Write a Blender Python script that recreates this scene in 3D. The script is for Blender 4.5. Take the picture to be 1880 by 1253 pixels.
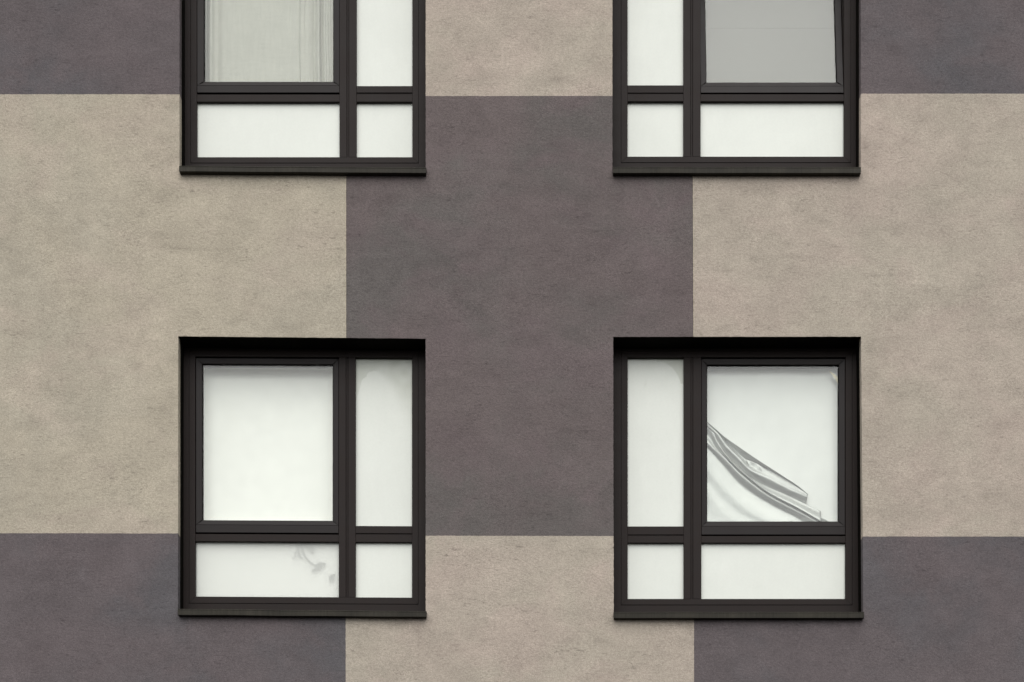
import bpy, math, random
from mathutils import Vector, noise

random.seed(7)
scene = bpy.context.scene
for o in list(bpy.data.objects):
    bpy.data.objects.remove(o)
C = scene.collection

# ------------------------------------------------------------------ camera
D = 11.0            # metres from camera to wall
S = 281.0           # photograph pixels per metre on the wall
XP, YP = 1000.0, 2150.0     # foot of the perpendicular from the camera, in photograph pixels
CAMZ = 1.6
cam_d = bpy.data.cameras.new("camera")
cam = bpy.data.objects.new("camera", cam_d)
C.objects.link(cam)
cam.location = (0, -D, CAMZ)
cam.rotation_euler = (math.radians(90), 0, 0)
cam_d.sensor_width = 36
cam_d.lens = 36 * D / (1880 / S)
cam_d.shift_x = (940 - XP) / 1880
cam_d.shift_y = (YP - 626.5) / 1880
cam_d.clip_start = 0.05
cam_d.clip_end = 2000
scene.camera = cam

# ------------------------------------------------------------------ sky and light (overcast)
SUN_EL, SUN_AZ = math.radians(54), math.radians(-8)      # azimuth measured from the camera side of the wall
world = bpy.data.worlds.new("World")
scene.world = world
world.use_nodes = True
wn = world.node_tree.nodes
wl = world.node_tree.links
wn.clear()
sky = wn.new('ShaderNodeTexSky')
sky.sky_type = 'NISHITA'
sky.sun_disc = False
sky.sun_elevation = SUN_EL
sky.sun_rotation = math.pi + SUN_AZ
sky.air_density = 1.0
sky.dust_density = 1.5
sky.ozone_density = 1.0
hs = wn.new('ShaderNodeHueSaturation')
hs.inputs['Saturation'].default_value = 0.18
bg = wn.new('ShaderNodeBackground')
bg.inputs['Strength'].default_value = 0.08
wo = wn.new('ShaderNodeOutputWorld')
wl.new(sky.outputs[0], hs.inputs['Color'])
wl.new(hs.outputs[0], bg.inputs[0])
wl.new(bg.outputs[0], wo.inputs[0])

sd = bpy.data.lights.new("sun", 'SUN')
sd.energy = 1.5
sd.angle = math.radians(80)
sd.color = (1.0, 0.985, 0.95)
sun = bpy.data.objects.new("sun", sd)
C.objects.link(sun)
v = Vector((math.sin(SUN_AZ) * math.cos(SUN_EL), -math.cos(SUN_AZ) * math.cos(SUN_EL), math.sin(SUN_EL)))
sun.rotation_euler = v.to_track_quat('Z', 'Y').to_euler()
sun.location = v * 30

scene.view_settings.view_transform = 'Standard'
scene.view_settings.look = 'None'
scene.view_settings.exposure = 0.98
scene.view_settings.gamma = 1.0

# ------------------------------------------------------------------ helpers
def W(px, py, dep=0.0):
    """point on the facade (dep metres behind the wall face) from plan position measured on the elevation"""
    f = (D + dep) / D / S
    return ((px - XP) * f, dep, CAMZ + (YP - py) * f)

class MB:
    def __init__(self):
        self.v, self.f = [], []
    def add(self, vs, fs):
        n = len(self.v)
        self.v += [tuple(a) for a in vs]
        self.f += [tuple(i + n for i in f) for f in fs]
        return self
    def quad_box(self, q, d0, d1, ref=None, bev=0.0012):
        """box whose front outline is the four world points q (x,z), from depth d0 to d1, small chamfer"""
        cx = sum(p[0] for p in q) / 4; cz = sum(p[1] for p in q) / 4
        def ins(p, b):
            return (p[0] - math.copysign(b, p[0] - cx), p[1] - math.copysign(b, p[1] - cz))
        vs = [(p[0], d1, p[1]) for p in q] + [(p[0], d0 + bev, p[1]) for p in q]
        vs += [(*[ins(p, bev)[0]], d0, ins(p, bev)[1]) for p in q]
        fs = [(3, 2, 1, 0), (8, 9, 10, 11)]
        for L in (0, 4):
            for i in range(4):
                j = (i + 1) % 4
                fs.append((L + i, L + j, L + 4 + j, L + 4 + i))
        return self.add(vs, fs)
    def loft(self, rings):
        """rings: list of (four (x,z) points, depth)"""
        vs = []
        for q, d in rings:
            vs += [(p[0], d, p[1]) for p in q]
        fs = []
        for k in range(len(rings) - 1):
            for i in range(4):
                j = (i + 1) % 4
                fs.append((4 * k + i, 4 * k + j, 4 * k + 4 + j, 4 * k + 4 + i))
        return self.add(vs, fs)
    def build(self, name, mat, parent=None, smooth=False):
        me = bpy.data.meshes.new(name)
        me.from_pydata(self.v, [], self.f)
        me.materials.append(mat)
        me.update()
        if smooth:
            for p in me.polygons:
                p.use_smooth = True
        o = bpy.data.objects.new(name, me)
        C.objects.link(o)
        if parent:
            o.parent = parent
        return o

def rect(xl, yt, xr, yb, k=0.0, ref=0.150):
    """elevation rectangle (right side lower by k) -> four world (x,z) points at depth ref; order TL TR BR BL"""
    out = []
    for (x, y) in ((xl, yt), (xr, yt + k), (xr, yb + k), (xl, yb)):
        p = W(x, y, ref)
        out.append((p[0], p[2]))
    return out
def inset(q, a, l=None, t=None, r=None, b=None):
    l = a if l is None else l; t = a if t is None else t; r = a if r is None else r; b = a if b is None else b
    return [(q[0][0] + l, q[0][1] - t), (q[1][0] - r, q[1][1] - t), (q[2][0] - r, q[2][1] + b), (q[3][0] + l, q[3][1] + b)]

def tag(o, label=None, cat=None, group=None, kind=None):
    if label: o['label'] = label
    if cat: o['category'] = cat
    if group: o['group'] = group
    if kind: o['kind'] = kind
    return o
def empty(name, loc):
    o = bpy.data.objects.new(name, None)
    o.location = loc
    C.objects.link(o)
    return o
def keep_child(o, parent):
    """parent while the mesh stays in world coordinates"""
    o.parent = parent
    o.matrix_parent_inverse = parent.matrix_world.inverted()

def s2l(c):
    return tuple(((x / 255) / 12.92 if x / 255 <= 0.04045 else ((x / 255 + 0.055) / 1.055) ** 2.4) for x in c)

# ------------------------------------------------------------------ materials
def newmat(name):
    m = bpy.data.materials.new(name)
    m.use_nodes = True
    nt = m.node_tree
    b = nt.nodes['Principled BSDF']
    return m, nt, b

class N:
    """small node helper"""
    def __init__(self, nt):
        self.nt = nt; self.n = nt.nodes; self.l = nt.links
        tc = self.n.new('ShaderNodeTexCoord'); self.co = tc.outputs['Object']
    def link(self, a, b): self.l.new(a, b)
    def mapping(self, sc=(1, 1, 1), loc=(0, 0, 0), rot=(0, 0, 0)):
        m = self.n.new('ShaderNodeMapping'); m.inputs['Scale'].default_value = sc
        m.inputs['Location'].default_value = loc; m.inputs['Rotation'].default_value = rot
        self.link(self.co, m.inputs[0]); return m.outputs[0]
    def noise(self, scale, detail=4, rough=0.5, dist=0.0, vec=None):
        t = self.n.new('ShaderNodeTexNoise'); t.inputs['Scale'].default_value = scale
        t.inputs['Detail'].default_value = detail; t.inputs['Roughness'].default_value = rough
        t.inputs['Distortion'].default_value = dist
        self.link(vec if vec is not None else self.co, t.inputs['Vector']); return t.outputs[0]
    def rng(self, x, a, b, c=0.0, d=1.0, smooth=False):
        m = self.n.new('ShaderNodeMapRange'); m.clamp = True
        if smooth: m.interpolation_type = 'SMOOTHSTEP'
        self.link(x, m.inputs[0])
        for i, v_ in enumerate((a, b, c, d)): m.inputs[1 + i].default_value = v_
        return m.outputs[0]
    def math(self, op, a, b=None, c=None):
        m = self.n.new('ShaderNodeMath'); m.operation = op
        for i, x in enumerate((a, b, c)):
            if x is None: continue
            if isinstance(x, (int, float)): m.inputs[i].default_value = x
            else: self.link(x, m.inputs[i])
        return m.outputs[0]
    def mix(self, f, a, b, mode='MIX'):
        m = self.n.new('ShaderNodeMix'); m.data_type = 'RGBA'; m.blend_type = mode
        for s, x in ((m.inputs[0], f), (m.inputs[6], a), (m.inputs[7], b)):
            if isinstance(x, (int, float)): s.default_value = x
            elif isinstance(x, tuple): s.default_value = (*x[:3], 1)
            else: self.link(x, s)
        return m.outputs[2]
    def grey(self, x):
        c = self.n.new('ShaderNodeCombineColor')
        for i in range(3): self.link(x, c.inputs[i])
        return c.outputs[0]
    def bump(self, h, strength, dist, normal=None):
        b = self.n.new('ShaderNodeBump'); b.inputs['Strength'].default_value = strength
        b.inputs['Distance'].default_value = dist
        self.link(h, b.inputs['Height'])
        if normal is not None: self.link(normal, b.inputs['Normal'])
        return b.outputs[0]

def plaster(name, ca, cb, cc, contrast=1.0):
    """troweled render: ca main, cb cooler/greener blotches, cc warmer blotches"""
    m, nt, b = newmat(name)
    g = N(nt)
    big = g.noise(0.9, 5, 0.55, 0.3, g.mapping((1, 1, 1.2), (3, 0, 7)))
    big2 = g.noise(1.6, 6, 0.6, 0.5, g.mapping((0.9, 1, 1.3), (11, 0, 2)))
    med = g.noise(5.5, 6, 0.62, 0.6, g.mapping((0.8, 1, 1.25), (1, 0, 1)))
    med2 = g.noise(11, 5, 0.6, 0.9, g.mapping((0.75, 1, 1.3), (5, 0, 9)))
    col = g.mix(g.rng(big, 0.42, 0.62, 0, 1, True), ca, cb)
    col = g.mix(g.rng(big2, 0.45, 0.66, 0, 0.9, True), col, cc)
    # blotches
    f1 = g.rng(med, 0.3, 0.7, 1 - 0.075 * contrast, 1 + 0.075 * contrast)
    f2 = g.rng(med2, 0.3, 0.7, 1 - 0.055 * contrast, 1 + 0.055 * contrast)
    # grain of the render, stretched a little sideways by the trowel
    gr1 = g.noise(75, 3, 0.75, 0.2, g.mapping((0.75, 1, 1.15)))
    gr2 = g.noise(240, 2, 0.6, 0, g.mapping((0.8, 1, 1.1)))
    f3 = g.rng(gr1, 0.3, 0.7, 0.83, 1.17)
    f4 = g.rng(gr2, 0.3, 0.7, 0.78, 1.22)
    # thin dark drag marks: contour lines of a distorted noise, only in patches
    ln = g.noise(20, 4, 0.62, 1.6, g.mapping((0.7, 1, 1.3), (2, 0, 3)))
    ridge = g.rng(g.math('ABSOLUTE', g.math('SUBTRACT', ln, 0.5)), 0.0, 0.02, 1, 0)
    msk = g.rng(g.noise(4.2, 5, 0.7, 0.4, g.mapping((1, 1, 1), (8, 0, 8))), 0.46, 0.62)
    msk2 = g.rng(g.noise(38, 2, 0.5, 0), 0.48, 0.58)
    scr = g.math('MULTIPLY', g.math('MULTIPLY', ridge, msk), msk2)
    f5 = g.math('SUBTRACT', 1.0, g.math('MULTIPLY', scr, 0.40 * contrast))
    # small dark pits and pale scrapes
    pit = g.rng(g.noise(60, 2, 0.5, 0, g.mapping((1, 1, 1), (4, 0, 5))), 0.69, 0.76)
    f6 = g.math('SUBTRACT', 1.0, g.math('MULTIPLY', pit, 0.22))
    sc = g.rng(g.noise(14, 4, 0.6, 0.8, g.mapping((1.3, 1, 0.75), (9, 0, 1))), 0.67, 0.78)
    f7 = g.math('ADD', 1.0, g.math('MULTIPLY', sc, 0.16 * contrast))
    # hair-like dark flecks left by the trowel, in clusters
    fl = None
    for (sc_, ro, lo) in ((46, 0.25, 3), (52, -0.5, 6), (44, 1.2, 12)):
        nz = g.noise(sc_, 2, 0.5, 0.9, g.mapping((0.42, 1, 1.6), (lo, 0, lo * 2), (0, ro, 0)))
        q_ = g.rng(nz, 0.60, 0.70)
        pm = g.rng(g.noise(3.6, 5, 0.72, 0.5, g.mapping((1, 1, 1.1), (lo * 3, 0, lo))), 0.47, 0.66)
        q_ = g.math('MULTIPLY', q_, pm)
        fl = q_ if fl is None else g.math('MAXIMUM', fl, q_)
    f8 = g.math('SUBTRACT', 1.0, g.math('MULTIPLY', fl, 0.32 * contrast))
    # stains and scrapes with places of their own
    at = g.n.new('ShaderNodeAttribute'); at.attribute_name = 'grime'
    brk = g.rng(g.noise(30, 4, 0.7, 0.3), 0.3, 0.7, 0.35, 1.65)
    f9 = g.math('SUBTRACT', 1.0, g.math('MULTIPLY', at.outputs['Fac'], brk))
    fb = g.rng(g.noise(2.1, 6, 0.62, 0.4, g.mapping((1, 1, 0.85), (31, 0, 17))), 0.32, 0.68, 1 - 0.06, 1 + 0.06)
    f = f1
    for k in (fb, f2, f3, f4, f5, f6, f7, f8, f9):
        f = g.math('MULTIPLY', f, k)
    col = g.mix(1.0, col, g.grey(f), 'MULTIPLY')
    g.link(col, b.inputs['Base Color'])
    b.inputs['Roughness'].default_value = 0.95
    b.inputs['Specular IOR Level'].default_value = 0.08
    h = g.math('ADD', g.math('MULTIPLY', gr1, 1.0), g.math('MULTIPLY', gr2, 0.5))
    n1 = g.bump(h, 0.55, 0.004)
    h2 = g.math('ADD', g.math('MULTIPLY', med, 1.0), g.math('MULTIPLY', scr, -0.25))
    n2 = g.bump(h2, 0.06, 0.010, n1)
    g.link(n2, b.inputs['Normal'])
    return m

M = {}
M['beige_l'] = plaster('beige_render_west', s2l((169, 160, 144)), s2l((166, 158, 143)), s2l((170, 159, 145)))
M['beige_r'] = plaster('beige_render_east', s2l((168, 157, 145)), s2l((165, 156, 143)), s2l((169, 156, 145)))
M['bead'] = plaster('pale_bead', s2l((186, 176, 156)), s2l((180, 171, 152)), s2l((184, 172, 154)))
M['dark'] = plaster('dark_render', s2l((103, 94, 93)), s2l((98, 93, 91)), s2l((104, 94, 94)), 1.0)
M['dark_cool'] = plaster('dark_render_cool', s2l((97, 90, 91)), s2l((91, 88, 90)), s2l((99, 91, 92)), 1.0)

def metal(name, c, rough=0.5, spec=0.3, streak=0.06):
    m, nt, b = newmat(name)
    g = N(nt)
    n1 = g.noise(6, 5, 0.6, 0.3)
    n2 = g.noise(160, 2, 0.5)
    f = g.math('MULTIPLY', g.rng(n1, 0.3, 0.7, 1 - 2 * streak, 1 + 2 * streak), g.rng(n2, 0.3, 0.7, 1 - streak, 1 + streak))
    g.link(g.mix(1.0, c, g.grey(f), 'MULTIPLY'), b.inputs['Base Color'])
    g.link(g.rng(n1, 0.3, 0.7, rough - 0.06, rough + 0.06), b.inputs['Roughness'])
    b.inputs['Specular IOR Level'].default_value = spec
    g.link(g.bump(n2, 0.05, 0.0006), b.inputs['Normal'])
    return m
M['frame'] = metal('dark_brown_aluminium', (0.0175, 0.0126, 0.0112), 0.5, 0.12)
M['sash'] = metal('dark_brown_sash_aluminium', (0.0175, 0.0140, 0.0135), 0.45, 0.15)
def sill_mat():
    m = metal('weathered_sill_aluminium', (0.030, 0.027, 0.021), 0.6, 0.11, 0.1)
    nt = m.node_tree; g = N(nt); b = nt.nodes['Principled BSDF']
    src = b.inputs['Base Color'].links[0].from_socket
    st = g.rng(g.noise(70, 3, 0.6, 0, g.mapping((1.6, 0.1, 0.05))), 0.3, 0.7, 0.78, 1.22)
    st2 = g.rng(g.noise(5, 3, 0.6), 0.35, 0.65, 0.85, 1.15)
    g.link(g.mix(1.0, src, g.grey(g.math('MULTIPLY', st, st2)), 'MULTIPLY'), b.inputs['Base Color'])
    return m
M['sill'] = sill_mat()
M['black'] = metal('black_rubber_and_soffit_shade', (0.006, 0.0052, 0.0042), 0.9, 0.03)

def pane_mat(name, c, use_attr=False):
    m, nt, b = newmat(name)
    g = N(nt)
    n1 = g.noise(3.0, 6, 0.6, 0.3)
    n2 = g.noise(70, 3, 0.6)
    n3 = g.noise(30, 3, 0.6, 0, g.mapping((1, 1, 0.3)))
    f = g.math('MULTIPLY', g.rng(n1, 0.3, 0.7, 0.965, 1.02), g.rng(n2, 0.3, 0.7, 0.985, 1.015))
    f = g.math('MULTIPLY', f, g.rng(n3, 0.3, 0.7, 0.99, 1.01))
    col = g.mix(1.0, c, g.grey(f), 'MULTIPLY')
    if use_attr:
        a = g.n.new('ShaderNodeAttribute'); a.attribute_name = 'film'
        col = g.mix(a.outputs['Fac'], col, (0.62, 0.63, 0.57), 'MULTIPLY')
    g.link(col, b.inputs['Base Color'])
    b.inputs['Roughness'].default_value = 0.35
    b.inputs['Specular IOR Level'].default_value = 0.35
    g.link(g.bump(n1, 0.1, 0.004), b.inputs['Normal'])
    return m
M['frost'] = pane_mat('frosted_white_glass', (0.695, 0.715, 0.655))
M['frost_film'] = pane_mat('frosted_white_glass_with_loose_film', (0.695, 0.715, 0.655), True)

def frost_see(name):
    m, nt, b = newmat(name)
    g = N(nt)
    b.inputs['Base Color'].default_value = (0.865, 0.88, 0.825, 1)
    b.inputs['Roughness'].default_value = 0.35
    t = g.n.new('ShaderNodeBsdfTransparent')
    ms = g.n.new('ShaderNodeMixShader'); ms.inputs[0].default_value = 0.62
    g.link(b.outputs[0], ms.inputs[1]); g.link(t.outputs[0], ms.inputs[2])
    g.link(ms.outputs[0], nt.nodes['Material Output'].inputs[0])
    return m
M['frost_see'] = frost_see('half_clear_frosted_glass')

def glass_mat():
    m, nt, b = newmat('clear_glass')
    g = N(nt)
    nt.nodes.remove(b)
    t = g.n.new('ShaderNodeBsdfTransparent'); t.inputs[0].default_value = (0.985, 0.995, 0.98, 1)
    gl = g.n.new('ShaderNodeBsdfGlossy'); gl.inputs['Roughness'].default_value = 0.02
    ge = g.n.new('ShaderNodeNewGeometry')
    dp = g.n.new('ShaderNodeVectorMath'); dp.operation = 'DOT_PRODUCT'
    g.link(ge.outputs['Normal'], dp.inputs[0]); g.link(ge.outputs['Incoming'], dp.inputs[1])
    om = g.math('SUBTRACT', 1.0, g.math('ABSOLUTE', dp.outputs['Value']))
    fr = g.math('ADD', 0.035, g.math('MULTIPLY', g.math('POWER', om, 5.0), 0.965))      # reflectance of one glass face
    ms = g.n.new('ShaderNodeMixShader')
    g.link(fr, ms.inputs[0]); g.link(t.outputs[0], ms.inputs[1]); g.link(gl.outputs[0], ms.inputs[2])
    g.link(ms.outputs[0], nt.nodes['Material Output'].inputs[0])
    return m
M['glass'] = glass_mat()

def matte(name, c, rough=0.7, spec=0.2, nscale=8, var=0.03, bump=0.0, metallic=0.0, weave=False):
    m, nt, b = newmat(name)
    g = N(nt)
    n1 = g.noise(nscale, 5, 0.6)
    f = g.rng(n1, 0.3, 0.7, 1 - var, 1 + var)
    if weave:
        h1 = g.noise(90, 3, 0.6, 0, g.mapping((0.12, 1, 1.5)))
        h2 = g.noise(90, 3, 0.6, 0, g.mapping((1.5, 1, 0.1)))
        f = g.math('MULTIPLY', f, g.math('MULTIPLY', g.rng(h1, .3, .7, .95, 1.05), g.rng(h2, .3, .7, .95, 1.05)))
    g.link(g.mix(1.0, c, g.grey(f), 'MULTIPLY'), b.inputs['Base Color'])
    b.inputs['Roughness'].default_value = rough
    b.inputs['Specular IOR Level'].default_value = spec
    b.inputs['Metallic'].default_value = metallic
    if bump: g.link(g.bump(n1, bump, 0.004), b.inputs['Normal'])
    return m
M['board'] = matte('white_blind_fabric', (0.83, 0.825, 0.79))
M['board_r'] = matte('cool_white_blind_fabric', (0.73, 0.735, 0.715))
M['card'] = matte('white_card', (0.93, 0.94, 0.90))
M['rail'] = matte('blind_rail_grey', (0.42, 0.43, 0.39))
M['grey_blind'] = matte('grey_blind_fabric', (0.125, 0.125, 0.113), nscale=2, var=0.05)
M['curtain'] = matte('thin_pale_curtain', (0.425, 0.42, 0.375), 0.85, 0.1, 5, 0.03, weave=True)
M['foil'] = matte('silver_grey_film', (0.39, 0.398, 0.385), 0.36, 0.6, 14, 0.02, 0.0, 0.42)
M['tape'] = matte('yellowed_film_corner', (0.66, 0.60, 0.44))
M['leaf'] = matte('dull_green_leaf', (0.05, 0.06, 0.045))
M['room'] = matte('room_paint', (0.30, 0.30, 0.28))
M['ground'] = matte('dark_asphalt', (0.022, 0.021, 0.020), 0.9, 0.1, 3, 0.2, 0.3)
M['roofing'] = matte('grey_roof_edge', (0.2, 0.2, 0.2))

# ------------------------------------------------------------------ ground
g_ = MB().add([(-400, -400, 0), (400, -400, 0), (400, 400, 0), (-400, 400, 0)], [(0, 1, 2, 3)]).build('ground', M['ground'])
tag(g_, kind='structure')

# ------------------------------------------------------------------ building with checkered render
bld = empty('apartment_building', (0, 0, 0))
tag(bld, 'apartment block facade rendered in beige and dark grey checks with four dark framed windows', 'building')

XS = [-1100, 329.5, 635.5, 781.5, 1125.0, 1272.5, 1580.5, 3100]
YS = [-1000, -195, 175, 313.5, 620, 982, 1127, 2590]
OV = {}
for j in range(8):
    for i in range(8):
        OV[i, j] = [XS[i], YS[j]]
# surveyed corners (the openings and the painted joints are a few millimetres out of true)
for i, y in ((0, 173), (1, 173.6), (2, 175), (3, 176.5), (4, 176.8), (5, 174), (6, 172.4), (7, 172.4)): OV[i, 2][1] = y
for i, y in ((0, 978.5), (1, 979.8), (2, 982), (3, 983.8), (4, 984.6), (5, 985), (6, 985.5), (7, 985)): OV[i, 5][1] = y
for i, y in ((0, 618), (1, 617.7), (2, 620.6), (3, 622.2), (4, 618.8), (5, 618.6), (6, 618.4), (7, 618)): OV[i, 4][1] = y
for i, y in ((1, 310.0), (2, 312), (3, 313.5), (4, 313.5), (5, 313.5), (6, 313.5)): OV[i, 3][1] = y
for i, y in ((1, 1124.0), (2, 1126), (3, 1129), (4, 1130), (5, 1130), (6, 1130)): OV[i, 6][1] = y
for j, x in ((3, 329.5), (4, 327.2), (5, 327.0), (6, 326.6)): OV[1, j][0] = x
for j, x in ((6, 634.6), (7, 634.6)): OV[2, j][0] = x
for j, x in ((1, 1124.4), (2, 1124.4), (3, 1124.4), (4, 1125.8), (5, 1126.5), (6, 1126.8)): OV[4, j][0] = x
for j, x in ((3, 1272), (4, 1273.2), (6, 1274.2), (7, 1274.2)): OV[5, j][0] = x
for j, x in ((1, 1580), (3, 1580.2), (4, 1581), (5, 1583.9), (6, 1585)): OV[6, j][0] = x

NI = [24, 50, 50, 24, 57, 24, 50, 24]
NXS = [60, 51, 51, 25, 58, 25, 51, 60]
def nx(i): return {0: 150, 1: 90, 2: 45, 3: 100, 4: 45, 5: 90, 6: 150}[i]
def ny(j): return {0: 10, 1: 80, 2: 40, 3: 90, 4: 105, 5: 44, 6: 120}[j]
HOLE = {(i, j) for i in (1, 2, 4, 5) for j in (1, 2, 4, 5)}
def gpos(i, j, a, b):
    """point in cell (i,j) at fractions a,b, in elevation pixels"""
    # bias the samples of the wide outer cells towards the picture
    if i == 0: a = 1 - (1 - a) ** 1.6
    if i == 6: a = a ** 1.6
    if j == 6: b = b ** 1.8
    p00, p10, p01, p11 = OV[i, j], OV[i + 1, j], OV[i, j + 1], OV[i + 1, j + 1]
    x = (p00[0] * (1 - a) + p10[0] * a) * (1 - b) + (p01[0] * (1 - a) + p11[0] * a) * b
    y = (p00[1] * (1 - a) + p10[1] * a) * (1 - b) + (p01[1] * (1 - a) + p11[1] * a) * b
    return x, y
def wob(x, y):
    """world point of the slightly uneven render surface and its ragged arrises"""
    jx = noise.noise(Vector((x * 0.11, y * 0.11, 1.7))) * 0.3 + noise.noise(Vector((x * .4, y * .4, 7))) * 0.35
    jy = noise.noise(Vector((x * 0.11, y * 0.11, 9.1))) * 0.4 + noise.noise(Vector((x * .4, y * .4, 3))) * 0.35
    X, _, Z = W(x + jx, y + jy, 0)
    d = noise.noise(Vector((X * 1.7, 0, Z * 1.7))) * 0.0022 + noise.noise(Vector((X * 6, 5, Z * 6))) * 0.0008
    return (X, d, Z)
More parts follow.
